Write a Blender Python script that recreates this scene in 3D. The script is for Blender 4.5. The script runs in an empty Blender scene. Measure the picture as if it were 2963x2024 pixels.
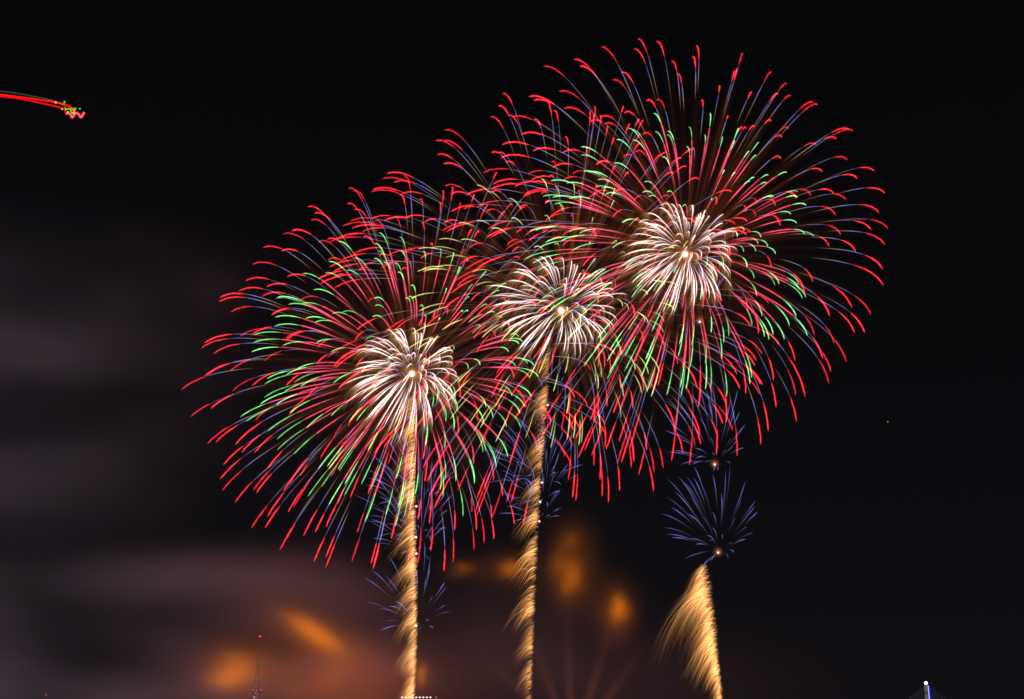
import bpy, math, random
import numpy as np
from mathutils import Vector, Matrix

random.seed(7)
rng = np.random.default_rng(11)
S = bpy.context.scene
COL = S.collection
R = math.radians

# ------------------------------------------------------------------ camera
PITCH = R(15.5)
HFOV = R(40.0)
CAM = np.array([0.0, 0.0, 2.0])
cd = bpy.data.cameras.new('camera')
cd.sensor_fit = 'HORIZONTAL'
cd.angle = HFOV
cd.clip_start = 0.5
cd.clip_end = 20000
co = bpy.data.objects.new('camera', cd)
co.location = CAM
co.rotation_euler = (math.pi / 2 + PITCH, 0, 0)
COL.objects.link(co)
S.camera = co

# ------------------------------------------------------------------ world, added fill light, exposure
W = bpy.data.worlds.new('World')
S.world = W
W.use_nodes = True
nt = W.node_tree
nt.nodes.clear()
out = nt.nodes.new('ShaderNodeOutputWorld')
bg = nt.nodes.new('ShaderNodeBackground')
sky = nt.nodes.new('ShaderNodeTexSky')
sky.sky_type = 'NISHITA'
sky.sun_disc = False
sky.sun_elevation = R(24)
sky.sun_rotation = R(140)
sky.air_density = 1.0
sky.dust_density = 4.0
mixn = nt.nodes.new('ShaderNodeMix')
mixn.data_type = 'RGBA'
mixn.inputs['Factor'].default_value = 0.93
nt.links.new(sky.outputs[0], mixn.inputs['A'])
# town-lit night air: brighter low over the horizon
wc = nt.nodes.new('ShaderNodeTexCoord'); wx = nt.nodes.new('ShaderNodeSeparateXYZ'); wr = nt.nodes.new('ShaderNodeValToRGB')
nt.links.new(wc.outputs['Generated'], wx.inputs[0]); nt.links.new(wx.outputs['Z'], wr.inputs['Fac'])
wr.color_ramp.elements[0].position = 0.0; wr.color_ramp.elements[0].color = (.0078, .0062, .0086, 1)
wr.color_ramp.elements[1].position = .48; wr.color_ramp.elements[1].color = (.0019, .0020, .0025, 1)
for p_, c_ in ((.14, (.0050, .0044, .0060, 1)), (.30, (.0032, .0031, .0041, 1))):
    e_ = wr.color_ramp.elements.new(p_); e_.color = c_
wm = nt.nodes.new('ShaderNodeVectorMath'); wm.operation = 'SCALE'; wm.inputs['Scale'].default_value = 880.0
nt.links.new(wr.outputs['Color'], wm.inputs[0]); nt.links.new(wm.outputs[0], mixn.inputs['B'])
nt.links.new(mixn.outputs['Result'], bg.inputs['Color'])
bg.inputs['Strength'].default_value = 0.001
nt.links.new(bg.outputs[0], out.inputs['Surface'])

sd = bpy.data.lights.new('smoke_fill', 'SUN')  # added lamp that lights the smoke in place of the town glow
sd.energy = 1.7
sd.angle = R(0.5)
sd.color = (1.0, 0.90, 0.95)
so = bpy.data.objects.new('smoke_fill', sd)
so.rotation_euler = (R(66), 0, R(-40))
COL.objects.link(so)

S.view_settings.view_transform = 'Standard'
S.view_settings.look = 'None'
S.view_settings.exposure = 0.0
S.view_settings.gamma = 1.0
S.render.engine = 'CYCLES'
S.cycles.transparent_max_bounces = 400
S.cycles.max_bounces = 4
S.cycles.volume_bounces = 0
S.cycles.volume_step_rate = 0.8
S.cycles.volume_max_steps = 256
S.cycles.use_denoising = True
S.cycles.sample_clamp_indirect = 1.0

# ------------------------------------------------------------------ picture <-> world
PW, PH = 2324.0, 1588.0
F = PW / 2 / math.tan(HFOV / 2)
RIGHT = np.array([1.0, 0, 0])
UP = np.array([0, -math.sin(PITCH), math.cos(PITCH)])
FWD = np.array([0, math.cos(PITCH), math.sin(PITCH)])
X = np.array([1.0, 0, 0]); Y = np.array([0, 1.0, 0]); Z = np.array([0, 0, 1.0])

def at(u, v, d):
    return CAM + d * FWD + (u - PW / 2) / F * d * RIGHT - (v - PH / 2) / F * d * UP

def px(p):
    q = np.asarray(p) - CAM
    d = q @ FWD
    return np.array([PW / 2 + F * (q @ RIGHT) / d, PH / 2 - F * (q @ UP) / d])

# ------------------------------------------------------------------ materials
def new_mat(name):
    m = bpy.data.materials.new(name)
    m.use_nodes = True
    m.node_tree.nodes.clear()
    return m, m.node_tree

def glow_material(name, additive=True, strength=1.0):
    """burning gas or spark: gives light, hides nothing behind it when thin"""
    m, t = new_mat(name)
    o = t.nodes.new('ShaderNodeOutputMaterial')
    a = t.nodes.new('ShaderNodeAttribute'); a.attribute_name = 'glow'
    e = t.nodes.new('ShaderNodeEmission'); e.inputs['Strength'].default_value = strength
    t.links.new(a.outputs['Color'], e.inputs['Color'])
    if additive:
        tr = t.nodes.new('ShaderNodeBsdfTransparent')
        ad = t.nodes.new('ShaderNodeAddShader')
        t.links.new(e.outputs[0], ad.inputs[0]); t.links.new(tr.outputs[0], ad.inputs[1])
        t.links.new(ad.outputs[0], o.inputs['Surface'])
    else:
        t.links.new(e.outputs[0], o.inputs['Surface'])
    m.cycles.emission_sampling = 'NONE'
    return m

GAS = glow_material('burning_gas')

def lamp_material(name, color, strength):
    m, t = new_mat(name)
    o = t.nodes.new('ShaderNodeOutputMaterial')
    e = t.nodes.new('ShaderNodeEmission')
    e.inputs['Color'].default_value = (*color, 1); e.inputs['Strength'].default_value = strength
    t.links.new(e.outputs[0], o.inputs['Surface'])
    return m

def solid_material(name, color, rough=0.6, metal=0.0, noise=0.25, scale=0.4):
    m, t = new_mat(name)
    o = t.nodes.new('ShaderNodeOutputMaterial')
    b = t.nodes.new('ShaderNodeBsdfPrincipled')
    n = t.nodes.new('ShaderNodeTexNoise'); n.inputs['Scale'].default_value = scale; n.inputs['Detail'].default_value = 6
    c = t.nodes.new('ShaderNodeTexCoord')
    r = t.nodes.new('ShaderNodeValToRGB')
    r.color_ramp.elements[0].color = (*[x * (1 - noise) for x in color], 1)
    r.color_ramp.elements[1].color = (*[min(1, x * (1 + noise)) for x in color], 1)
    t.links.new(c.outputs['Object'], n.inputs['Vector']); t.links.new(n.outputs['Fac'], r.inputs['Fac'])
    t.links.new(r.outputs['Color'], b.inputs['Base Color'])
    b.inputs['Roughness'].default_value = rough; b.inputs['Metallic'].default_value = metal
    t.links.new(b.outputs[0], o.inputs['Surface'])
    return m

# ------------------------------------------------------------------ mesh buffer
class Buf:
    def __init__(self):
        self.v = []; self.f = []; self.c = []; self.n = 0
    def tube(self, pts, rad, col, sides=4):
        pts = np.asarray(pts, float); n = len(pts)
        rad = np.broadcast_to(np.asarray(rad, float), (n,))
        col = np.broadcast_to(np.asarray(col, float), (n, 3))
        tan = np.gradient(pts, axis=0)
        tan /= np.linalg.norm(tan, axis=1)[:, None] + 1e-9
        ref = Y if abs(tan[n // 2] @ Y) < 0.9 else X
        a = np.cross(tan, ref); a /= np.linalg.norm(a, axis=1)[:, None] + 1e-9
        b = np.cross(tan, a)
        ang = np.arange(sides) * 2 * math.pi / sides
        ring = (pts[:, None, :] + rad[:, None, None] * (np.cos(ang)[None, :, None] * a[:, None, :] + np.sin(ang)[None, :, None] * b[:, None, :]))
        self.v.append(ring.reshape(-1, 3)); self.c.append(np.repeat(col, sides, axis=0))
        i = np.arange(n - 1)[:, None] * sides; j = np.arange(sides)[None, :]; k = (j + 1) % sides
        q = np.stack([i + j, i + k, i + sides + k, i + sides + j], axis=-1).reshape(-1, 4) + self.n
        self.f.append(q); self.n += n * sides
    def ball(self, c, r, col, seg=12, rings=8):
        th = np.linspace(0.02, math.pi - 0.02, rings + 1)
        ph = np.arange(seg) * 2 * math.pi / seg
        v = np.stack([np.sin(th)[:, None] * np.cos(ph), np.sin(th)[:, None] * np.sin(ph), np.cos(th)[:, None] + 0 * ph], -1).reshape(-1, 3) * r + np.asarray(c)
        i = np.arange(rings)[:, None] * seg; j = np.arange(seg)[None, :]; k = (j + 1) % seg
        q = np.stack([i + j, i + seg + j, i + seg + k, i + k], -1).reshape(-1, 4) + self.n
        self.v.append(v); self.c.append(np.broadcast_to(np.asarray(col, float), (len(v), 3))); self.f.append(q); self.n += len(v)
    def box(self, c, size, col=(0, 0, 0)):
        c = np.asarray(c, float); h = np.asarray(size, float) / 2
        v = np.array([[x, y, z] for x in (-1, 1) for y in (-1, 1) for z in (-1, 1)], float) * h + c
        q = np.array([[0, 1, 3, 2], [4, 6, 7, 5], [0, 4, 5, 1], [2, 3, 7, 6], [0, 2, 6, 4], [1, 5, 7, 3]]) + self.n
        self.v.append(v); self.c.append(np.broadcast_to(np.asarray(col, float), (8, 3))); self.f.append(q); self.n += 8
    def build(self, name, mat, parent=None, origin=None):
        v = np.concatenate(self.v); f = np.concatenate(self.f); c = np.concatenate(self.c)
        if origin is not None: v = v - np.asarray(origin)
        me = bpy.data.meshes.new(name)
        me.vertices.add(len(v)); me.vertices.foreach_set('co', v.astype(np.float32).ravel())
        me.loops.add(f.size); me.loops.foreach_set('vertex_index', f.astype(np.int32).ravel())
        me.polygons.add(len(f)); me.polygons.foreach_set('loop_start', (np.arange(len(f)) * 4).astype(np.int32))
        at_ = me.attributes.new('glow', 'FLOAT_COLOR', 'POINT')
        at_.data.foreach_set('color', np.concatenate([c, np.ones((len(c), 1))], 1).astype(np.float32).ravel())
        me.materials.append(mat)
        me.update(); me.validate()
        o = bpy.data.objects.new(name, me); COL.objects.link(o)
        if parent is not None: o.parent = parent
        elif origin is not None: o.location = origin
        return o

def thing(name, label, cat, loc, group=None):
    o = bpy.data.objects.new(name, None); COL.objects.link(o)
    o.empty_display_size = 1.0
    o.location = loc
    o['label'] = label; o['category'] = cat
    if group: o['group'] = group
    return o

def tag(o, label, cat, group=None, kind=None):
    o['label'] = label; o['category'] = cat
    if group: o['group'] = group
    if kind: o['kind'] = kind

# ------------------------------------------------------------------ traced red star tips (tip x, tip y, start x, start y per enlarged view)
V1 = ((1176.5, 62.7, .37124), """730,72;785,155 708,133;785,210 845,87;900,170 935,208;985,260 968,288;995,350 1088,115;1100,195 1065,183;1080,250
1368,160;1348,230 1335,258;1322,320 1318,273;1308,330 1228,362;1225,400 1545,275;1505,340 1640,347;1592,385 1585,410;1535,450 1665,422;1620,460
1425,400;1395,435 1117,452;1130,490 843,447;895,492 783,450;838,492 630,277;702,345 575,323;655,378 505,121;605,200 340,197;448,250 375,240;480,300
155,240;285,298 248,392;370,435 1828,475;1735,525 1800,462;1730,515 1650,622;1590,640 1440,610;1408,632 1365,622;1340,640 2045,635;1925,658
2020,628;1920,655 1945,685;1870,675 1822,722;1745,740 2010,812;1925,798 1857,885;1790,865 1603,805;1550,800 2175,880;2080,860 2072,925;1980,908
2240,1015;2130,980 2000,1055;1930,1020 1930,1022;1835,998 2205,1135;2095,1062 1787,1030;1700,1000 1697,1048;1630,1005 2260,1232;2150,1175
2155,1238;2055,1185 1970,1268;1885,1210 2240,1330;2110,1262 2062,1370;1970,1310 1900,1340;1835,1280 2228,1480;2115,1405 2230,1578;2060,1440
1800,1555;1745,1475 1455,1080;1430,1050 1570,1090;1510,1060 280,497;410,528 505,550;590,568 528,592;600,605 710,768;780,790 65,425;220,470
95,447;215,470 920,1085;880,1085 1395,1270;1310,1243 218,510;242,580 163,440;212,535 433,518;435,600 465,487;460,570 455,537;450,600 545,605;535,665
680,593;660,650 745,655;710,720 737,717;700,750 880,783;825,820 413,742;415,800 285,672;298,725 203,825;212,858 997,803;935,835 1027,855;965,890
590,855;585,900 383,957;380,985 95,562;140,615 18,655;165,672 90,755;225,745 270,768;380,760 210,858;330,838 478,838;560,828 80,935;190,915""")
V2 = ((392.2, 376.5, .37124), """53,1370;200,1303 110,1535;240,1470 232,1487;370,1398 175,1115;345,1070 195,1085;365,1042 250,1150;420,1108 195,1287;345,1208
210,1280;355,1228 355,895;490,878 283,832;440,812 287,808;440,797 400,770;555,753 445,705;585,708 487,605;635,628 552,503;670,527 665,522;765,545
672,420;805,470 727,400;845,430 825,253;925,318 868,293;960,350 845,335;940,375 1073,140;1170,210 1105,155;1170,212 1067,235;1130,270 1108,272;1178,318
890,468;985,497 945,452;1025,482 950,577;1040,592 700,682;815,690 575,742;700,730 547,800;690,788 778,825;890,803 410,1045;550,998 485,1033;610,1010
608,912;720,883 690,1073;815,1015 690,1060;800,1017 557,1195;672,1145 365,1378;500,1310 485,1348;620,1272 505,1557;605,1483 693,1345;785,1287
885,1113;955,1078 1310,50;1470,65 1280,83;1440,95 1350,103;1485,118 1222,148;1400,160 1213,162;1400,180 1395,175;1520,172 1415,65;1450,155
1385,180;1415,245 1663,125;1770,160 1700,175;1805,180 1507,208;1535,240 1707,135;1690,210 1648,158;1645,235 1630,232;1625,290 1755,237;1740,300
1085,340;1220,325 1040,370;1235,335 1095,385;1290,365 1160,405;1310,395 1215,325;1330,330 1235,340;1278,382 1350,320;1393,378 1420,322;1540,330
1540,345;1620,342 1520,355;1532,405 1655,353;1740,345 1163,440;1228,490 1435,515;1455,535 1575,485;1575,500 1825,400;1808,440 1868,408;1840,440
2030,285;1985,330 1925,245;1890,340 980,650;1130,600 1145,625;1265,595 985,752;1150,692 1265,550;1305,560 1815,503;1900,490 1920,440;2065,380
1925,390;2060,343 2090,130;2320,75 1955,115;2110,88 1895,45;2050,22 1860,255;2000,215 2145,193;2290,155 1950,163;2010,170 2120,262;2170,252
1755,605;1865,555 2100,410;2145,375 2075,530;2125,515 2260,400;2320,370 1515,568;1590,540 1275,628;1400,590 1780,525;1755,560""")
V3 = ((392.2, 886.3, .44151), """178,275;305,185 220,270;345,195 260,383;375,300 355,320;460,245 420,323;522,238 243,457;360,365 253,518;370,422 318,578;425,485
415,513;510,420 430,528;520,440 490,400;570,318 405,708;495,597 475,708;562,608 487,648;585,540 568,522;640,440 592,627;682,518 655,440;700,390
550,823;640,685 585,760;620,705 672,748;757,625 733,730;785,640 788,702;850,585 845,585;880,505 912,553;972,440 725,882;792,762 787,858;843,755
785,912;845,790 947,732;992,635 920,882;968,760 1018,893;1045,785 1030,918;1065,800 1035,890;1060,790 1032,553;1060,480 1123,763;1160,640
1205,905;1220,795 1210,660;1230,560 1260,665;1278,560 1257,900;1275,705 1325,825;1345,705 1393,930;1403,820 1440,885;1445,755 1448,720;1452,620
1547,825;1548,710 1560,720;1555,610 1600,785;1597,660 1650,765;1637,670 1640,660;1628,590 1537,625;1535,550 1555,620;1600,520 1600,510;1640,420
1645,650;1695,545 1350,548;1430,430 1465,515;1530,400 1755,690;1722,595 1800,690;1830,580 1695,545;1685,470 1715,575;1755,480 845,335;893,262""")
V4 = ((1176.5, 651.0, .37124), """2155,173;2050,55 2117,280;2025,172 2055,282;1960,155 2037,128;1920,0 1903,182;1830,65 1808,297;1748,180 2005,460;1930,305
1930,345;1865,240 1910,520;1850,395 1860,440;1790,315 1898,592;1835,445 1752,675;1665,425 1695,665;1650,510 1690,455;1643,340 1560,573;1525,435
1575,738;1548,595 1700,825;1668,675 1527,882;1500,710 1482,966;1458,800 1390,655;1380,505 1355,625;1290,500 1445,485;1370,405 1480,597;1390,490
1475,660;1400,555 1490,415;1400,330 1597,358;1490,275 1185,650;1120,535 1270,720;1205,630 1250,840;1190,715 1310,880;1225,735 1337,1037;1330,870
1270,830;1270,650 1210,1030;1220,870 1215,910;1165,810 1080,970;1045,850 1115,965;1070,830 1110,900;1048,735 1005,1015;965,890 960,890;908,720
825,1250;800,1090 830,1140;805,985 885,1110;865,985 735,1152;780,1000 1045,1090;1060,920 935,1065;965,890 690,1108;675,985 705,1070;688,930
630,1075;680,880 618,1248;610,1100 550,1320;540,1160 510,1282;530,1120 500,1180;502,1020 460,1095;460,985 350,1310;370,1150 330,1290;345,1130
305,1180;330,1030 405,1003;485,845 615,945;680,800 440,815;498,680 350,930;410,790 625,625;612,535 700,745;685,640 768,635;735,515 580,775;635,665
620,755;685,620 805,625;840,500 530,985;540,850 785,1000;765,895 370,865;280,770 330,970;255,870 285,1040;215,940 425,735;330,630 1100,740;1100,480
950,900;985,730""")
V5 = ((941.2, 180.4, .15187), """445,763;755,935 312,922;600,1030 430,925;720,1060 335,1130;575,1200 430,1270;715,1310 1312,210;1465,395 1250,398;1420,560
1410,540;1520,690 1138,565;1312,740 1455,570;1760,605 1312,978;1700,970 1150,1100;1245,1100 1245,1105;1330,1170 1285,1178;1710,1160 1355,1245;1500,1300""")
V6 = ((1051.0, 337.2, .15187), """1310,1020;1590,870 925,1310;1255,1140 1190,1265;1470,1135 980,1385;1140,1305 1930,705;2170,660 1490,485;1700,420
1985,245;2200,215 1225,825;1290,790""")
SEGS = []
for (ox, oy, k), txt in (V1, V2, V3, V4, V5, V6):
    for w in txt.split():
        a, b = w.split(';')
        a = [float(q) for q in a.split(',')]; b = [float(q) for q in b.split(',')]
        SEGS.append((np.array([ox + a[0] * k, oy + a[1] * k]), np.array([ox + b[0] * k, oy + b[1] * k])))

# ------------------------------------------------------------------ flight of a burning star
class Shell:
    def __init__(self, u, v, d, Lpx, k=3.0):
        self.uv = (u, v); self.d = d; self.s = d / F; self.L = Lpx * self.s; self.k = k
        self.c = at(u, v, d)
    def layer(self, frac, lift, drop, windc, windw, k=None):
        """LIFT, WINDC: the shell's own speed; DROP, WINDW: gravity and wind, all as shares of the outer radius"""
        k = k or self.k
        return dict(L=self.L * frac, U=self.L * (lift * Z - windc * X), W=self.L * (-drop * Z - windw * X), k=k)

def fA(t, k): return (1 - np.exp(-k * t)) / (1 - math.exp(-k))
def fB(t, k): return (t - (1 - np.exp(-k * t)) / k) / (1 - (1 - math.exp(-k)) / k)

def path(sh, lay, V, t):
    t = np.atleast_1d(np.asarray(t, float))
    return sh.c + fA(t, lay['k'])[:, None] * (V + lay['U']) + fB(t, lay['k'])[:, None] * lay['W']

def fit(sh, lay, tip, sign):
    dd = 0.0
    for _ in range(8):
        p = at(tip[0], tip[1], sh.d + dd)
        V = p - sh.c - lay['U'] - lay['W']
        lat2 = (V @ RIGHT) ** 2 + (V @ UP) ** 2
        dep = V @ FWD
        want = sign * math.sqrt(max(0.0, lay['L'] ** 2 - lat2))
        dd += want - dep
    return V, math.sqrt(lat2) / lay['L']

def fib(n, jit):
    i = np.arange(n) + 0.5
    z = 1 - 2 * i / n; ph = i * math.pi * (3 - math.sqrt(5)) + rng.random() * 6.28
    r = np.sqrt(1 - z * z)
    d = np.stack([r * np.cos(ph), r * np.sin(ph), z], 1) + rng.normal(0, jit, (n, 3))
    return d / np.linalg.norm(d, axis=1)[:, None]

SH = [Shell(935, 849, 500, 505), Shell(1273, 705, 560, 500), Shell(1555, 578, 520, 505)]
OUTER = [s.layer(1.0, .15, .15, .04, .045) for s in SH]

def start_time(sh, lay, V, tip, length):
    ts = np.linspace(0.3, 0.97, 60)
    for t in ts[::-1]:
        if np.linalg.norm(px(path(sh, lay, V, t)[0]) - tip) >= length: return t
    return 0.3

ASSIGNED = [[], [], []]
for i, (tip, st) in enumerate(SEGS):
    best = None
    ln = np.linalg.norm(tip - st)
    for b, sh in enumerate(SH):
        for sign in (1, -1):
            V, rho = fit(sh, OUTER[b], tip, sign)
            if rho > 1.15: continue
            t1 = start_time(sh, OUTER[b], V, tip, ln)
            e = np.linalg.norm(px(path(sh, OUTER[b], V, t1)[0]) - st) / ln + max(0, rho - 1.0) * 2 + rng.random() * .04 + abs(t1 - 0.62) * 0.35
            if best is None or e < best[0]: best = (e, b, V, t1, rho)
    if best: ASSIGNED[best[1]].append((best[2], min(max(best[3], .45), .86), True))

# ------------------------------------------------------------------ star trails
def lerp(a, b, t): return np.asarray(a)[None, :] * (1 - t[:, None]) + np.asarray(b)[None, :] * t[:, None]

def burn_tip(buf, sh, lay, V, t1, core, halo, rc, rh, n=12, ripple=0.0, t2=1.0):
    t = np.linspace(t1, t2, n)
    p = path(sh, lay, V, t)
    if ripple: p = p + rng.normal(0, ripple, p.shape)
    q = np.linspace(0, 1, n)
    prof = np.minimum(1, np.minimum(q / .30 + .25, (1 - q) / .22 + .25))
    br = (0.5 + 0.85 * rng.random()) * np.clip(1 + rng.normal(0, .16, n), .5, 1.6)[:, None]
    buf.tube(p, rh * prof, br * np.asarray(halo)[None, :], 6)
    buf.tube(p, rh * .60 * prof, br * np.asarray(halo)[None, :] * 2.4, 5)
    buf.tube(p, rc * prof, br * np.asarray(core)[None, :], 4)

def outer_tail(buf, sh, lay, V, t1, dim=1.0):
    # dull ember glow from the break, turning to a thin blue line before the red
    tb = t1 * (0.50 + .16 * rng.random())
    t = np.linspace(0.03, t1, 18)
    q = t / t1
    w = np.clip(1.08 - q, .05, 1) ** 1.25 * np.clip(.25 + q * 3.2, 0, 1)
    br = .15 + 1.3 * rng.random() ** 2
    buf.tube(path(sh, lay, V, t), 0.42 * (0.35 + .65 * np.minimum(1, q * 3)), np.outer(w * dim * br, (.0110, .0026, .0003)), 4)
    buf.tube(path(sh, lay, V, t), 1.5 * (0.25 + .75 * np.minimum(1, q * 3)), np.outer(w ** .7 * dim * (.5 + .5 * br), (.0030, .00050, .00005)), 5)
    t = np.linspace(tb, t1, 14)
    q = (t - tb) / (t1 - tb)
    qs = [0, .18, .42, .72, .90, 1]
    c = np.stack([np.interp(q, qs, v_) for v_ in ((.012, .085, .115, .085, .060, .05), (.006, .065, .105, .095, .055, .03), (.002, .040, .115, .36, .12, .04))], 1)
    c = c * np.clip(1 + rng.normal(0, .14, len(t)), .5, 1.5)[:, None]
    buf.tube(path(sh, lay, V, t), .085 + .04 * np.sin(q * 3.0), c * dim * (.40 + .70 * rng.random()), 4)

RED_CORE, RED_HALO = (.60, .034, .050), (.092, .0, .0010)
PINK_CORE, PINK_HALO = (.50, .070, .125), (.090, .0, .003)

GREENS = [((.17, .45, .13), (.001, .040, .006)), ((.34, .34, .11), (.014, .018, .003)), ((.20, .46, .18), (.001, .040, .010))]
NAMES = [('red tipped firework shell bursting lowest, green ring round its white heart, thick gold column below', 0),
         ('firework shell with yellow green stars round its white heart, bursting between two larger shells', 1),
         ('highest red tipped firework shell, green ring round a white heart, alone in dark sky above', 2)]

def random_outer(b, n):
    sh, lay = SH[b], OUTER[b]
    res = []
    for d in fib(n, .06):
        V = d * lay['L'] * (1 + rng.normal(0, .02))
        rho = math.hypot(d @ RIGHT, d @ UP)
        tip = px(path(sh, lay, V, 1.0)[0])
        keep = rho < .64
        if not keep:
            others = [np.linalg.norm(tip - np.array(o.uv)) for j, o in enumerate(SH) if j != b]
            keep = min(others) < 380 and rng.random() < .55
        if keep: res.append((V, .60 + .1 * rng.random(), False))
    return res

def split_parts(items, limit=100):
    return items[:limit], items[limit:]

for b, sh in enumerate(SH):
    s = sh.s / .163
    root = thing('firework_shell', NAMES[b][0], 'firework', sh.c, 'large shells bursting over the water front')
    # --- outer stars: ember and blue tail, red tip
    lay = OUTER[b]
    stars = ASSIGNED[b] + random_outer(b, (190, 210, 190)[b])
    first, rest = split_parts(stars)
    for V, t1, traced in first:
        bu = Buf(); outer_tail(bu, sh, lay, V, t1)
        tr = bu.build('outer_star_trail', GAS, root, sh.c)
        bu = Buf(); burn_tip(bu, sh, lay, V, t1, RED_CORE, RED_HALO, .118 * s, .45 * s, ripple=.04)
        bu.build('red_tip', GAS, tr, sh.c)
    if rest:
        b1, b2 = Buf(), Buf()
        for V, t1, traced in rest:
            outer_tail(b1, sh, lay, V, t1); burn_tip(b2, sh, lay, V, t1, RED_CORE, RED_HALO, .118 * s, .45 * s, ripple=.04)
        o = b1.build('outer_star_trail', GAS, root, sh.c); o['kind'] = 'stuff'
        o2 = b2.build('red_tip', GAS, o, sh.c); o2['kind'] = 'stuff'
    # --- middle stars: pink trail, green tip
    lay2 = sh.layer(.62, .06, .085, .03, .04)
    gcore, ghalo = GREENS[b]
    dirs = fib(160 if b != 1 else 110, .12); rng.shuffle(dirs)
    mids = [(d * lay2['L'] * (1 + rng.normal(0, .055)), .52 + .08 * rng.random()) for d in dirs]
    def pink(buf, V, t1):
        if b == 1:      # dull tail only
            t = np.linspace(.10, t1, 12); q = np.linspace(0, 1, 12)
            buf.tube(path(sh, lay2, V, t), .10 + .10 * q, np.outer(.3 + q, (.022, .013, .007)), 4)
            return
        t0 = .20 + .06 * rng.random()
        t = np.linspace(t0, t1, 12); q = (t - t0) / (t1 - t0)
        p = path(sh, lay2, V, t); pr = np.clip(q * 3, .15, 1) * np.clip((1 - q) * 6 + .5, 0, 1)
        br = (.45 + .8 * rng.random()) * np.clip(1 + rng.normal(0, .14, 12), .6, 1.4)
        buf.tube(p, .42 * s * pr, np.outer(pr * br, PINK_HALO), 6)
        buf.tube(p, .125 * s * pr, np.outer(pr * br, PINK_CORE), 4)
        t = np.linspace(.02, t0 + .1, 8)
        buf.tube(path(sh, lay2, V, t), .5 * s, np.broadcast_to((.006, .0015, .0002), (8, 3)), 4)
    first, rest = split_parts(mids)
    for V, t1 in first:
        bu = Buf(); pink(bu, V, t1); tr = bu.build('pink_star_trail' if b != 1 else 'dull_star_trail', GAS, root, sh.c)
        bu = Buf(); burn_tip(bu, sh, lay2, V, t1, gcore, ghalo, .135 * s, .38 * s)
        bu.build('green_tip' if b != 1 else 'yellow_green_tip', GAS, tr, sh.c)
    if rest:
        b1, b2 = Buf(), Buf()
        for V, t1 in rest:
            pink(b1, V, t1); burn_tip(b2, sh, lay2, V, t1, gcore, ghalo, .135 * s, .38 * s)
        o = b1.build('pink_star_trail', GAS, root, sh.c); o['kind'] = 'stuff'
        o2 = b2.build('green_tip', GAS, o, sh.c); o2['kind'] = 'stuff'
    # --- white heart with gold fringe
    lay3 = sh.layer(.258 if b != 1 else .31, .045 if b != 1 else .085, .085, .0, .042, k=2.2)
    more, more_fringe = Buf(), Buf()
    dirs = fib(128 if b != 1 else 112, .12); rng.shuffle(dirs)
    for i_, d in enumerate(dirs):
        V = d * lay3['L'] * (1 + rng.normal(0, .09))
        if b == 1: V = V * np.array([1.0, 1.0, .78])
        own = i_ < 100
        bu = Buf() if own else more
        t0, te = .10 + .14 * rng.random(), .74 + .22 * rng.random()
        t = np.linspace(t0, te, 14); q = np.linspace(0, 1, 14)
        p = path(sh, lay3, V, t)
        pr = np.clip(q * 2.0 + .12, 0, 1) * np.clip((1 - q) * 4.0 + .06, 0, 1)
        sbr = .5 + .75 * rng.random()
        bu.tube(p, .118 * s * pr + .03, lerp((.70, .55, .56), (.64, .50, .47), q) * (pr * sbr * np.clip(1 + rng.normal(0, .13, 14), .6, 1.4))[:, None], 4)
        bu.tube(p, .36 * s * pr + .05, np.outer(pr * sbr, (.060, .037, .033)), 5)
        fr = Buf() if own else more_fringe
        for _ in range(32):
            tt = t0 + (te - t0) * (.15 + .85 * rng.random() ** .7)
            o = path(sh, lay3, V, tt)[0]
            ln = sh.L * (.018 + .062 * rng.random())
            qq = np.linspace(0, 1, 5)
            vel = V / np.linalg.norm(V) * .25 + rng.normal(0, .18, 3)
            g = o + ln * (qq[:, None] * (vel - .42 * X) - (qq ** 1.7)[:, None] * .9 * Z)
            am = (.5 + .8 * rng.random()) * (1 - qq) ** .8
            fr.tube(g, .10 * s, np.outer(am, (.054, .027, .011)), 3)
        if own:
            st = bu.build('white_streamer', GAS, root, sh.c)
            fr.build('gold_fringe', GAS, st, sh.c)
    st = more.build('white_streamer', GAS, root, sh.c); st['kind'] = 'stuff'
    fr = more_fringe.build('gold_fringe', GAS, st, sh.c); fr['kind'] = 'stuff'
    bu = Buf()
    bu.ball(sh.c, 1.0 * s, (1.2, 1.0, .85), 16, 12); bu.ball(sh.c, 1.15 * s, (.3, .22, .15), 16, 12)
    cf = bu.build('core_flash', GAS, root, sh.c)
    bu = Buf()
    for r_, a_ in ((1.7, .12), (2.1, .06), (2.6, .032), (3.2, .018), (3.9, .011), (4.8, .007), (6.0, .004), (7.5, .0025)):
        bu.ball(sh.c, r_ * s, np.array((1.0, .42, .16)) * a_, 20, 14)
    bu.build('core_glow', GAS, cf, sh.c)

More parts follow.
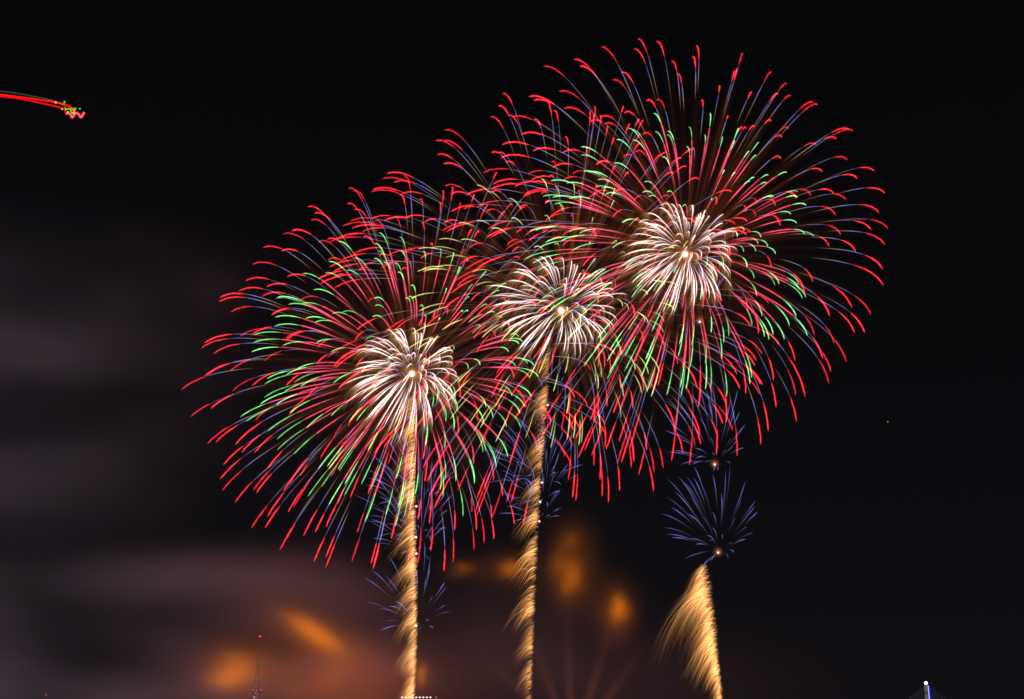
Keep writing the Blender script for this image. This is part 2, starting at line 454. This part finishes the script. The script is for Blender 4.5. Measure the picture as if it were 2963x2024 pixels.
# ------------------------------------------------------------------ small blue shells
BLUE = [(1630, 1255, 118, 44, 'blue fan of sparks opening above the isolated gold fountain'),
        (1622, 1055, 112, 40, 'blue fan of sparks under the hanging red tips, second above the isolated gold fountain'),
        (1588, 731, 92, 20, 'faint blue spark burst hidden just below the highest white heart'),
        (940, 909, 70, 14, 'faint blue spark burst just below the lowest white heart'),
        (945, 1150, 112, 34, 'blue spark burst on the thick gold column, first below the green stars'),
        (944, 1220, 118, 36, 'blue spark burst on the thick gold column, second white dot down'),
        (945, 1257, 96, 26, 'blue spark burst on the thick gold column, third white dot down'),
        (944, 1421, 108, 30, 'blue spark burst lowest on the thick gold column, open fan beside it'),
        (1243, 920, 76, 18, 'blue spark burst highest on the slender middle gold column'),
        (1230, 1096, 112, 36, 'blue spark burst on the slender gold column, above two more white dots'),
        (1226, 1140, 108, 34, 'blue spark burst on the slender gold column, between two other white dots'),
        (1224, 1184, 84, 24, 'blue spark burst on the slender gold column at its lowest white dot')]
for (u, v, Lp, n, lab) in BLUE:
    d = 505 if u < 1100 else (555 if u < 1400 else 515)
    sh = Shell(u, v, d, Lp, 2.6)
    lay = sh.layer(1.0, .95, .20, .06, .14, k=1.7)
    root = thing('blue_spark_shell', lab, 'firework', sh.c, 'small blue shells')
    for dv in fib(n, .16):
        V = dv * lay['L'] * (1 + rng.normal(0, .10))
        bu = Buf()
        t0, te = .14 + .22 * rng.random(), .72 + .28 * rng.random()
        t = np.linspace(t0, te, 12); q = np.linspace(0, 1, 12)
        pr = np.clip(q * 1.5 + .03, 0, 1) * np.clip((1 - q) * 2.2 + .06, 0, 1) * (.22 + .75 * rng.random())
        bu.tube(path(sh, lay, V, t), .08 + .07 * np.sin(q * 3.14), lerp((.10, .07, .07), (.095, .095, .38), np.clip(q * 1.6, 0, 1)) * pr[:, None], 4)
        bu.build('blue_star_trail', GAS, root, sh.c)
    bu = Buf(); bu.ball(sh.c, .30, (.8, .72, .68)); bu.ball(sh.c, .55, (.14, .11, .09)); cf = bu.build('core_flash', GAS, root, sh.c)
    if u > 1500:
        bu = Buf()
        for r_, a_ in ((.85, .07), (1.1, .04), (1.4, .022), (1.8, .011), (2.3, .005)): bu.ball(sh.c + .3 * Z, r_, np.array((1, .30, .10)) * a_)
        bu.build('core_glow', GAS, cf, sh.c)

# ------------------------------------------------------------------ gold rising columns
def interp(tab, v):
    tab = np.array(tab, float)
    return [np.interp(v, tab[:, 0], tab[:, i]) for i in range(1, tab.shape[1])]

def gold_column(name, label, d, tab, n, parts, seed, clump, sweep=.62):
    """TAB: height, edge, hair length, brightness down the picture; the sparks drift with the wind and fall"""
    g = np.random.default_rng(seed)
    s = d / F
    tab = np.array(tab, float)
    v0, v1 = tab[0, 0], tab[-1, 0]
    base = at(tab[-1, 1], v1, d)
    root = thing(name, label, 'firework', base, 'gold comet columns')
    bufs = [Buf() for _ in range(parts)]
    ph = g.random(8) * 6.28
    for _ in range(n):
        v = v0 + (v1 - v0) * g.random()
        edge, ln, br = interp(tab, v)
        # bunches along the climb where the comet spat more sparks
        m = 0.5 + 0.5 * math.sin(v * 6.28 / clump[0] + ph[0] + 1.2 * math.sin(v / 57 + ph[1]))
        m2 = 0.5 + 0.5 * math.sin(v * 6.28 / clump[1] + ph[2])
        dens = (1 - clump[2]) + clump[2] * (0.65 * m + .35 * m2)
        if g.random() > dens: continue
        o = at(edge, v, d) + s * np.array([-abs(g.normal(0, 2.5)) - g.random() * ln * .16, g.normal(0, ln * .22), g.normal(0, 2.0)])
        L = ln * s * (.30 + 1.1 * g.random() ** 1.6) * (.65 + .6 * m * (.6 + .8 * g.random()))
        q = np.linspace(0, 1, 7)
        up = .10 + .30 * g.random(); wx = sweep - .10 + .45 * g.random(); stray = sweep > .5 and g.random() < .03
        if stray: L *= .3 + .5 * g.random(); o = o + s * ln * np.array([-g.random() * .7, 0, -g.random() * .6]); wx *= .3 + g.random()
        p = o + L * (np.outer(q, (-wx, g.normal(0, .22), 0)) + np.outer(up * q - (up + .78) * q ** 1.8, Z))
        am = br * (.07 + 1.35 * g.random() ** 3.0) * np.clip(q * 3.5 + .12, 0, 1) * (1 - q * .92) ** .9
        c = lerp((.42, .198, .066), (.21, .080, .015), q) * am[:, None]
        w = int(min(parts - 1, (v - v0) / (v1 - v0) * parts))
        bufs[w].tube(p, .110 * (d / 520) * (1 - .4 * q), c, 3)
    for bu in bufs:
        if bu.n:
            o = bu.build('gold_spark_tail', GAS, root, base); o['kind'] = 'stuff'
    return root

gold_column('gold_comet_column', 'thick gold spark column climbing to the lowest bursting shell, floodlights at its foot', 500,
            [(900, 940, 26, .25), (980, 944, 34, .8), (1150, 946, 42, 1.0), (1300, 949, 43, 1.0), (1450, 950, 40, 1.05), (1588, 944, 37, 1.1), (1660, 942, 37, 1.1)],
            6000, 1, 3, (74, 31, .50))
gold_column('gold_comet_column', 'slender ragged gold spark column climbing to the middle white heart', 560,
            [(770, 1254, 26, .3), (900, 1247, 38, .8), (1100, 1231, 40, .95), (1200, 1225, 48, 1.0), (1300, 1221, 50, 1.0), (1400, 1216, 44, .95), (1480, 1213, 32, .9), (1588, 1208, 28, .9), (1660, 1206, 28, .9)],
            5200, 1, 5, (88, 41, .90))
gold_column('gold_fountain', 'isolated gold spark fountain with a wide wind blown veil and rounded top', 510,
            [(1283, 1604, 40, .6), (1296, 1609, 96, .8), (1340, 1616, 116, .85), (1400, 1624, 98, .9), (1450, 1629, 74, .95), (1500, 1634, 54, 1.0), (1588, 1642, 40, 1.05), (1660, 1647, 40, 1.05)],
            4300, 1, 9, (130, 47, .35), .40)

# ------------------------------------------------------------------ light trail of an aircraft, upper corner
def spline(pts, n=40):
    pts = np.array(pts, float); t = np.linspace(0, len(pts) - 1, n)
    out_ = []
    for x in t:
        i = min(int(x), len(pts) - 2); f = x - i
        p0, p1, p2, p3 = pts[max(i - 1, 0)], pts[i], pts[i + 1], pts[min(i + 2, len(pts) - 1)]
        out_.append(.5 * ((2 * p1) + (-p0 + p2) * f + (2 * p0 - 5 * p1 + 4 * p2 - p3) * f * f + (-p0 + 3 * p1 - 3 * p2 + p3) * f ** 3))
    return np.array(out_)

def zp(zx, zy, d=620):    # enlarged view of the corner -> world
    return at(zx * .10125, 180.4 + zy * .10125, d)

rt = zp(1700, 780)
root = thing('drone_light_trail', 'red and green light trail entering at the sky corner and ending in a wavy scribble', 'light trail', rt)
def streak(name, zpts, core, halo, rc, rh, n=40):
    p = spline([zp(*q) for q in zpts], n)
    bu = Buf(); bu.tube(p, rc * .72, core, 5); bu.tube(p, rh * .8, halo, 6); return bu.build(name, GAS, root, rt)
streak('red_streak', [(-400, 335), (0, 348), (400, 395), (800, 450), (1250, 520), (1500, 590), (1620, 660), (1660, 770)], (.6, .003, .003), (.10, .0, .0), .42, .75)
streak('red_streak', [(-400, 372), (0, 388), (400, 430), (800, 510), (1200, 600), (1400, 655), (1450, 700), (1480, 775)], (.4, .002, .002), (.08, 0, 0), .40, .66)
streak('green_streak', [(-400, 250), (0, 272), (400, 320), (800, 395), (1100, 455), (1280, 520), (1420, 575), (1455, 640), (1480, 670)], (.008, .03, .012), (.002, .008, .003), .28, .5)
streak('red_scribble', [(1480, 775), (1530, 765), (1580, 790), (1605, 845), (1630, 850), (1670, 790), (1720, 762), (1765, 790), (1800, 845), (1830, 845), (1860, 790), (1890, 740)], (.45, .10, .12), (.14, .002, .004), .45, 1.15, 60)
streak('green_scribble', [(1460, 640), (1480, 680), (1530, 662), (1580, 680), (1590, 725), (1625, 760), (1660, 770)], (.14, .40, .02), (.01, .05, .0), .30, .6, 30)
streak('orange_scribble', [(1600, 650), (1650, 690), (1680, 690), (1650, 750), (1710, 740)], (.40, .20, .03), (.05, .02, .0), .24, .5, 24)
for zx, zy, r_ in ((1445, 515, .50), (1685, 658, .5), (1790, 662, .42), (1250, 524, .36), (1390, 672, .34), (1525, 738, .34)):
    bu = Buf(); bu.ball(zp(zx, zy), r_ * 1.0, (.01, .36, .04) if r_ > .4 else (.35, .40, .06)); bu.build('green_blink', GAS, root, rt)

# ------------------------------------------------------------------ smoke
def smoke_material(name, color, blobs, density, stretch, emis=None, seed=0.0, aniso=0.0, floor=.12, calm=(), firelit_right=None):
    """BLOBS: (centre, radii, weight) in the object's own metres; drifting streaks from noise drawn out along the wind"""
    m, t = new_mat(name)
    N, Lk = t.nodes.new, t.links.new
    o = N('ShaderNodeOutputMaterial'); pv = N('ShaderNodeVolumePrincipled')
    pv.inputs['Color'].default_value = (*color, 1); pv.inputs['Anisotropy'].default_value = aniso
    tc = N('ShaderNodeTexCoord')
    total = None; calm_total = None
    if firelit_right:      # red firelight on the smoke, painted into its colour towards the right
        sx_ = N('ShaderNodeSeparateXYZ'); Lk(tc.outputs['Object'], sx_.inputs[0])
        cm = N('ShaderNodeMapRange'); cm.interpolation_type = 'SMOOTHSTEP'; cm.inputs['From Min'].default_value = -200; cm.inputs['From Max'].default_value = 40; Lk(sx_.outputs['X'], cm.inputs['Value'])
        cx = N('ShaderNodeMix'); cx.data_type = 'RGBA'; cx.inputs['A'].default_value = (*color, 1); cx.inputs['B'].default_value = (*firelit_right, 1)
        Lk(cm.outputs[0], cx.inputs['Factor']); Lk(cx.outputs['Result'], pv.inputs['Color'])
    for bi, (c, r_, w) in enumerate(list(blobs) + list(calm)):
        if bi == len(blobs): calm_total, total = total, None
        mp = N('ShaderNodeVectorMath'); mp.operation = 'SUBTRACT'; mp.inputs[1].default_value = c; Lk(tc.outputs['Object'], mp.inputs[0])
        dv = N('ShaderNodeVectorMath'); dv.operation = 'DIVIDE'; dv.inputs[1].default_value = r_; Lk(mp.outputs[0], dv.inputs[0])
        dt = N('ShaderNodeVectorMath'); dt.operation = 'DOT_PRODUCT'; Lk(dv.outputs[0], dt.inputs[0]); Lk(dv.outputs[0], dt.inputs[1])
        ng = N('ShaderNodeMath'); ng.operation = 'MULTIPLY'; ng.inputs[1].default_value = -1.6; Lk(dt.outputs['Value'], ng.inputs[0])
        ex = N('ShaderNodeMath'); ex.operation = 'EXPONENT'; Lk(ng.outputs[0], ex.inputs[0])
        sc = N('ShaderNodeMath'); sc.operation = 'MULTIPLY'; sc.inputs[1].default_value = w; Lk(ex.outputs[0], sc.inputs[0])
        if total is None: total = sc.outputs[0]
        else:
            ad = N('ShaderNodeMath'); ad.operation = 'ADD'; Lk(total, ad.inputs[0]); Lk(sc.outputs[0], ad.inputs[1]); total = ad.outputs[0]
    if calm: calm_total, total = total, calm_total
    if stretch:
        mp = N('ShaderNodeMapping'); mp.inputs['Scale'].default_value = stretch; mp.inputs['Location'].default_value = (seed, seed * 1.7, -seed); mp.inputs['Rotation'].default_value = (0, R(-9), 0)
        Lk(tc.outputs['Object'], mp.inputs['Vector'])
        nz = N('ShaderNodeTexNoise'); nz.inputs['Scale'].default_value = 1.0; nz.inputs['Detail'].default_value = 2.0; nz.inputs['Roughness'].default_value = .45
        Lk(mp.outputs[0], nz.inputs['Vector'])
        mr = N('ShaderNodeMapRange'); mr.interpolation_type = 'SMOOTHSTEP'; mr.inputs['From Min'].default_value = .34; mr.inputs['From Max'].default_value = .72; mr.inputs['To Min'].default_value = floor
        Lk(nz.outputs['Fac'], mr.inputs['Value'])
        mu = N('ShaderNodeMath'); mu.operation = 'MULTIPLY'; Lk(total, mu.inputs[0]); Lk(mr.outputs[0], mu.inputs[1]); total = mu.outputs[0]
        if calm:
            m2 = N('ShaderNodeMapRange'); m2.inputs['From Min'].default_value = .34; m2.inputs['From Max'].default_value = .70; m2.inputs['To Min'].default_value = .55; m2.inputs['To Max'].default_value = 1.15; Lk(nz.outputs['Fac'], m2.inputs['Value'])
            mu2 = N('ShaderNodeMath'); mu2.operation = 'MULTIPLY'; Lk(calm_total, mu2.inputs[0]); Lk(m2.outputs[0], mu2.inputs[1])
            ad2 = N('ShaderNodeMath'); ad2.operation = 'ADD'; Lk(total, ad2.inputs[0]); Lk(mu2.outputs[0], ad2.inputs[1]); total = ad2.outputs[0]
    de = N('ShaderNodeMath'); de.operation = 'MULTIPLY'; de.inputs[1].default_value = density; Lk(total, de.inputs[0])
    Lk(de.outputs[0], pv.inputs['Density'])
    if emis:
        col, st = emis
        em = N('ShaderNodeMath'); em.operation = 'MULTIPLY'; em.inputs[1].default_value = st; Lk(total, em.inputs[0])
        pv.inputs['Emission Color'].default_value = (*col, 1); Lk(em.outputs[0], pv.inputs['Emission Strength'])
    Lk(pv.outputs[0], o.inputs['Volume'])
    m.cycles.emission_sampling = 'NONE'
    return m

SD = 1050.0; SS = SD / F
SC = at(700, 1100, SD)
def sb(u, v, ru, rv, w, dy=0.0): 
    p = at(u, v, SD) - SC
    return ((float(p[0]), float(dy), float(p[2])), (ru * SS, 60.0, rv * SS), w)
def smoke_box(name, u0, u1, v0, v1, mat, label, thick=170):
    a = at(u0, v1, SD) - SC; b_ = at(u1, v0, SD) - SC
    bu = Buf(); bu.box(((a[0] + b_[0]) / 2, 0, (a[2] + b_[2]) / 2), (b_[0] - a[0], thick, b_[2] - a[2]))
    o = bu.build(name, mat); o.location = SC
    tag(o, label, 'smoke', kind='stuff')
    return o
BLOBS_HIGH = [sb(-60, 790, 420, 120, 1.05), sb(60, 580, 420, 110, .38), sb(-60, 1000, 440, 200, .55), sb(-60, 1200, 420, 150, .28), sb(-80, 430, 360, 80, .13), sb(470, 640, 90, 60, .2)]
BLOBS_LOW = [sb(330, 1322, 210, 62, .75), sb(520, 1326, 190, 62, 1.15), sb(680, 1330, 150, 66, 1.3), sb(770, 1390, 130, 75, 1.4), sb(845, 1490, 110, 80, 1.3), sb(860, 1570, 150, 80, 3.4),
             sb(690, 1565, 130, 70, 2.2), sb(610, 1410, 120, 60, .9), sb(560, 1580, 130, 60, 1.3), sb(330, 1600, 220, 70, 1.0), sb(-10, 1580, 180, 130, 1.15), sb(-60, 1400, 170, 120, .45), sb(380, 1440, 200, 70, .22), sb(470, 1500, 120, 70, .5),
             sb(1150, 1480, 260, 150, .42), sb(1420, 1570, 300, 110, .35)]
SMOKE = smoke_material('drifting_smoke', (.74, .56, .68), BLOBS_HIGH, .0085, (.0048, .004, .017), seed=3.1, floor=.14, calm=BLOBS_LOW, firelit_right=(.95, .41, .40))
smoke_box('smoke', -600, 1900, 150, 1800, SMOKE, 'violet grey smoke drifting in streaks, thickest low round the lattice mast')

# orange and dull red glow in the smoke, painted as volume emission
GLOWS = [(548, 1520, 62, 42, .95, 'orange glow in smoke, beside the lattice mast'),
       (728, 1454, 76, 32, 1.15, 'brightest orange glow, slanting in the smoke bank above the mast'),
       (740, 1540, 60, 40, .25, 'dull brown glow low in the smoke bank'),
       (1298, 1308, 32, 48, .62, 'tall orange glow beside the slender gold column'),
       (1398, 1390, 25, 38, .80, 'oval orange glow standing alone in dark air'),
       (1158, 1292, 34, 24, .42, 'dim orange glow partly hidden by the slender gold column'),
       (1055, 1292, 30, 16, .22, 'faintest orange glow between two gold columns'),
       (1300, 1225, 30, 34, .2, 'faint glow fading above a taller orange one'),
       (790, 1590, 170, 80, .26, 'broad dull red glow low in the smoke beside the thick gold column'),  # firelight on the smoke, put into the emission
       (955, 1532, 16, 22, .5, 'small orange glow peeping past the thick gold column')]
for i, (u, v, ru, rv, w, lab) in enumerate(GLOWS):
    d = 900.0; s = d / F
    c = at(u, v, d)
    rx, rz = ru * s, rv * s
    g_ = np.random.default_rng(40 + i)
    lob = [((0, 0, 0), (rx * .8, rx, rz * .8), .34), ((0, 0, 0), (rx * 1.9, rx, rz * 1.8), .20)]  # wide lobe: firelit smoke around, painted as emission
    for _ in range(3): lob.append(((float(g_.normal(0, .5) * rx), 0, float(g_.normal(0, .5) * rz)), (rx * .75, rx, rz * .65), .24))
    mat = smoke_material('glowing_smoke', (.6, .20, .01), lob, .013, (.9 / rx, .01, 1.1 / rz), ((1.0, .235, .003) if 'red' not in lab else (1.0, .22, .16), .70 * w / (rx * 1.4)), seed=i * 3.3, floor=.8)
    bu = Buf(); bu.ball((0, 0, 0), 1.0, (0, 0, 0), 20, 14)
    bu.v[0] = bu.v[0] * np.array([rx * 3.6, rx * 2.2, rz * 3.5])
    o = bu.build('smoke_glow', mat); o.location = c
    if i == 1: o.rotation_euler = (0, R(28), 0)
    tag(o, lab, 'ember cloud', 'orange smoke glows')  # orange and dull red glow in the smoke, painted as volume emission

# spent mine: dull streaks fanning up from the ground
d = 880.0; s = d / F
foot = at(1300, 1700, d)
root = thing('spent_mine', 'dull rust coloured fan of fading ember streaks rising from below between the gold columns', 'firework', foot)
for (u, v, w) in ((1060, 1440, .5), (1190, 1400, .7), (1285, 1380, .9), (1395, 1400, 1.0), (1480, 1440, .8), (1120, 1500, .4)):
    top = at(u, v, d); L = np.linalg.norm(top - foot); dirv = Vector((top - foot) / L)
    rr = 14 * s
    m, t = new_mat('rust_ember')
    N, Lk = t.nodes.new, t.links.new
    o = N('ShaderNodeOutputMaterial'); pv = N('ShaderNodeVolumePrincipled'); tc = N('ShaderNodeTexCoord')
    dv = N('ShaderNodeVectorMath'); dv.operation = 'DIVIDE'; dv.inputs[1].default_value = (rr, rr, L * .75); Lk(tc.outputs['Object'], dv.inputs[0])
    dt = N('ShaderNodeVectorMath'); dt.operation = 'DOT_PRODUCT'; Lk(dv.outputs[0], dt.inputs[0]); Lk(dv.outputs[0], dt.inputs[1])
    ng = N('ShaderNodeMath'); ng.operation = 'MULTIPLY'; ng.inputs[1].default_value = -1.8; Lk(dt.outputs['Value'], ng.inputs[0])
    ex = N('ShaderNodeMath'); ex.operation = 'EXPONENT'; Lk(ng.outputs[0], ex.inputs[0])
    sc = N('ShaderNodeMath'); sc.operation = 'MULTIPLY'; sc.inputs[1].default_value = .050 * w / rr; Lk(ex.outputs[0], sc.inputs[0])
    pv.inputs['Density'].default_value = 0; pv.inputs['Emission Color'].default_value = (1, .26, .10, 1)
    Lk(sc.outputs[0], pv.inputs['Emission Strength']); Lk(pv.outputs[0], o.inputs['Volume'])
    m.cycles.emission_sampling = 'NONE'
    bu = Buf(); bu.tube([(0, 0, 0.0), (0, 0, L * .5), (0, 0, L)], [rr * .9, rr * 1.7, rr * 1.7], (0, 0, 0), 14)
    n0 = bu.n
    bu.v.append(np.array([(0, 0, 0.0), (0, 0, L)])); bu.c.append(np.zeros((2, 3))); bu.n += 2
    caps = [[n0, (j + 1) % 14, j, n0] for j in range(14)]
    ob = bu.build('ember_streak', m, root)
    import bmesh
    bm = bmesh.new(); bm.from_mesh(ob.data); bmesh.ops.delete(bm, geom=[x for x in bm.verts if not x.link_faces], context='VERTS')
    bmesh.ops.holes_fill(bm, edges=bm.edges[:], sides=0); bmesh.ops.recalc_face_normals(bm, faces=bm.faces[:]); bm.to_mesh(ob.data); bm.free()
    ob.rotation_mode = 'QUATERNION'; ob.rotation_quaternion = Vector((0, 0, 1)).rotation_difference(dirv)

# ------------------------------------------------------------------ ground
gm = solid_material('dark_ground', (.03, .032, .03), .9, 0, .4, .02)
bu = Buf(); n = 24
xs = np.linspace(-6000, 6000, n); ys = np.linspace(-300, 9000, n)
gv = np.array([[x, y, -.6 * math.sin(x / 430) * math.cos(y / 390)] for y in ys for x in xs])
q = np.array([[j * n + i, j * n + i + 1, (j + 1) * n + i + 1, (j + 1) * n + i] for j in range(n - 1) for i in range(n - 1)])
bu.v.append(gv); bu.f.append(q); bu.c.append(np.zeros((len(gv), 3))); bu.n = len(gv)
g = bu.build('ground', gm); g['kind'] = 'structure'

# ------------------------------------------------------------------ lattice mast with red beacons
STEEL = solid_material('galvanised_steel', (.10, .10, .12), .6, .2)
BEACON = lamp_material('red_beacon_glass', (1.0, .004, .006), 1.3)
HOT = lamp_material('hot_lamp', (1.0, .45, .45), 1.2)
d = 900.0; s = d / F
topp = at(590.5, 1445, d); H = topp[2]
mx, my = at(588, 1588, d)[0], topp[1]
root = thing('lattice_mast', 'slim steel lattice mast with red beacons standing in orange lit smoke', 'radio mast', (mx, my, 0))
def half(z):     # half width
    return float(np.interp(z, [0, 14, 22, 40, H], [6.2, 3.2, 2.2, 1.0, .45]))
zs = list(np.linspace(0, H - 1, 26))
for sx in (-1, 1):
    for sy in (-1, 1):
        bu = Buf(); bu.tube([(mx + sx * half(z), my + sy * half(z), z) for z in zs], .06, (0, 0, 0), 5)
        bu.build('leg', STEEL, root, (mx, my, 0))
for face in range(4):
    bu = Buf()
    cs = [(-1, -1), (1, -1), (1, 1), (-1, 1)]
    a, b_ = cs[face], cs[(face + 1) % 4]
    for i in range(len(zs) - 1):
        z0, z1 = zs[i], zs[i + 1]; h0, h1 = half(z0), half(z1)
        bu.tube([(mx + a[0] * h0, my + a[1] * h0, z0), (mx + b_[0] * h1, my + b_[1] * h1, z1)], .028, (0, 0, 0), 4)
        bu.tube([(mx + b_[0] * h0, my + b_[1] * h0, z0), (mx + a[0] * h1, my + a[1] * h1, z1)], .028, (0, 0, 0), 4)
        bu.tube([(mx + a[0] * h0, my + a[1] * h0, z0), (mx + b_[0] * h0, my + b_[1] * h0, z0)], .028, (0, 0, 0), 4)
    bu.build('bracing_lattice', STEEL, root, (mx, my, 0))
bu = Buf(); bu.tube([(mx, my, H - 1.2), (mx, my, H - .2)], .12, (0, 0, 0), 6); bu.build('top_spike', STEEL, root, (mx, my, 0))
for (u, v, r_) in ((590.5, 1445, .62), (576, 1567, .42), (583, 1568, .36), (592, 1567, .42)):
    p = at(u, v, d)
    bu = Buf(); bu.ball(p, r_, (0, 0, 0)); bc = bu.build('beacon', BEACON, root, (mx, my, 0))
    bu = Buf(); bu.ball(p + np.array([0, -r_ * .75, 0]), r_ * .42, (0, 0, 0)); bu.build('bulb', HOT, bc, (mx, my, 0))
zpl = at(583, 1570, d)[2]
bu = Buf()
bu.box((mx, my, zpl - .5), (7.0, 7.0, .25)); bu.build('platform', STEEL, root, (mx, my, 0))
LAMPW = lamp_material('white_lamp', (.95, .95, 1.0), 1.2)
LAMPB = lamp_material('bluish_lamp', (.35, .38, .9), .35)
for (u, v, r_, m_) in ((583.5, 1582, .55, LAMPB), (577, 1583, .45, LAMPW), (585, 1575, .45, LAMPB), (583.5, 1539.5, .16, LAMPW), (589, 1540, .16, LAMPW), (580, 1557, .16, LAMPW), (580.5, 1573, .22, LAMPW), (593, 1575, .2, LAMPB)):
    bu = Buf(); bu.ball(at(u, v, d - 4), r_, (0, 0, 0)); bu.build('work_lamp', m_, root, (mx, my, 0))

# small far beacon
d = 1500.0
p = at(105, 1577.5, d)
root = thing('warning_light_pole', 'thin far pole with one red warning light at the smoky horizon', 'warning light', (p[0], p[1], 0))
bu = Buf(); bu.tube([(p[0], p[1], 0), (p[0], p[1], p[2] - .6)], [.35, .2], (0, 0, 0), 8); bu.build('pole', STEEL, root, (p[0], p[1], 0))
bu = Buf(); bu.ball(p, .85, (0, 0, 0)); bu.build('red_lamp', BEACON, root, (p[0], p[1], 0))
# tiny red dot, likely a hot pixel, added as a glowing ball
p = at(2015, 958, 2500.0)
root = thing('red_dot', 'tiny lone red dot in the empty dark sky', 'aircraft light', p)
bu = Buf(); bu.ball(p, .9, (.8, .1, .1), 8, 6); bu.build('red_lamp', GAS, root, p)  # glowing ball for the dot, no known lamp there

# ------------------------------------------------------------------ cable-stayed bridge pylon
d = 1500.0; s = d / F
CONC = solid_material('pale_concrete', (.20, .185, .195), .75)
BLUEL = lamp_material('blue_strip_lamp', (.02, .01, .75), .9)
BLUEC = lamp_material('blue_tube_lamp', (.45, .5, 1.0), 1.1)
CABLE = solid_material('cable_sheath', (.045, .09, .11), .6)
ptop = at(2103, 1556, d); pz = ptop[2]
bx, by = ptop[0], ptop[1]
root = thing('bridge_pylon', 'bridge pylon with a white lamp on top and a glowing blue edge strip', 'bridge tower', (bx, by, 0))
bu = Buf()
w0, w1 = 7.5 * s, 8.5 * s
for i in range(6):
    z0, z1 = pz * i / 6, pz * (i + 1) / 6
    ww = 3.6 + (1 - (i + .5) / 6) * 1.4
    bu.box((bx - 1.6 * s * 1.0, by, (z0 + z1) / 2), (ww, 3.6, z1 - z0 - .02))
bu.build('tower', CONC, root, (bx, by, 0))
bu = Buf(); bu.box((bx + 5.6 * s, by, pz / 2 - .5), (2.6 * s, 2.4, pz - 1.0)); st = bu.build('blue_light_strip', BLUEL, root, (bx, by, 0))
bu = Buf(); bu.tube([(bx + 2.9 * s, by - 2.0, 0), (bx + 2.8 * s, by - 2.0, pz * .6), (bx + 2.0 * s, by - 2.0, pz - .3)], 1.1 * s, (0, 0, 0), 8); bu.build('light_tube', BLUEC, st, (bx, by, 0))
lp = at(2101.5, 1551, d)
bu = Buf(); bu.ball(lp, 3.7 * s, (0, 0, 0), 16, 12); bu.build('top_lamp', lamp_material('white_beacon', (1, .97, .92), 2.5), root, (bx, by, 0))
for sx in (-1, 1):
    for k in range(7):
        zt = pz - 1.2 - k * 3.0
        ex_ = bx + sx * (70 + 0 - k * 8)
        bu = Buf(); bu.tube([(bx + sx * 1.9, by, zt), (ex_, by, max(3.0, zt - (70 - k * 8) * .72))], .28, (0, 0, 0), 6)
        bu.build('stay_cable', CABLE, root, (bx, by, 0))

# ------------------------------------------------------------------ floodlight bank
d = 400.0; s = d / F
FLOOD = lamp_material('flood_lamp', (1, .96, .86), 1.6)
fp = at(943, 1589, d)
fx, fy, fz = fp
root = thing('floodlight_bank', 'row of lit white floodlights on a steel frame below the thick gold column', 'floodlight', (fx, fy, 0))
bu = Buf(); bu.tube([(fx, fy + .5, 0), (fx, fy + .5, fz - .2)], [.35, .22], (0, 0, 0), 10); bu.build('mast', STEEL, root, (fx, fy, 0))
bu = Buf()
bu.box((fx, fy + .25, fz - .12), (15.0, .25, .22)); bu.box((fx, fy + .25, fz - 1.0), (14.0, .2, .18))
for x in np.linspace(-6.5, 6.5, 8): bu.box((fx + x, fy + .25, fz - .56), (.12, .15, .68))
bu.build('frame', STEEL, root, (fx, fy, 0))
for i in range(10):
    p = at(912.5 + i * 8.05 + (5 if i == 9 else 0), 1583.5, d)
    r_ = .23 if i < 9 else .10
    bu = Buf(); bu.tube([p + np.array([0, .35, 0]), p + np.array([0, .02, 0])], [r_ * .6, r_ * 1.15], (0, 0, 0), 12); hs = bu.build('lamp_housing', STEEL, root, (fx, fy, 0))
    bu = Buf(); bu.ball(p, r_, (0, 0, 0), 12, 8); bu.build('lamp_glass', FLOOD, hs, (fx, fy, 0))
print('stars', [len(a) for a in ASSIGNED], 'segments', len(SEGS))
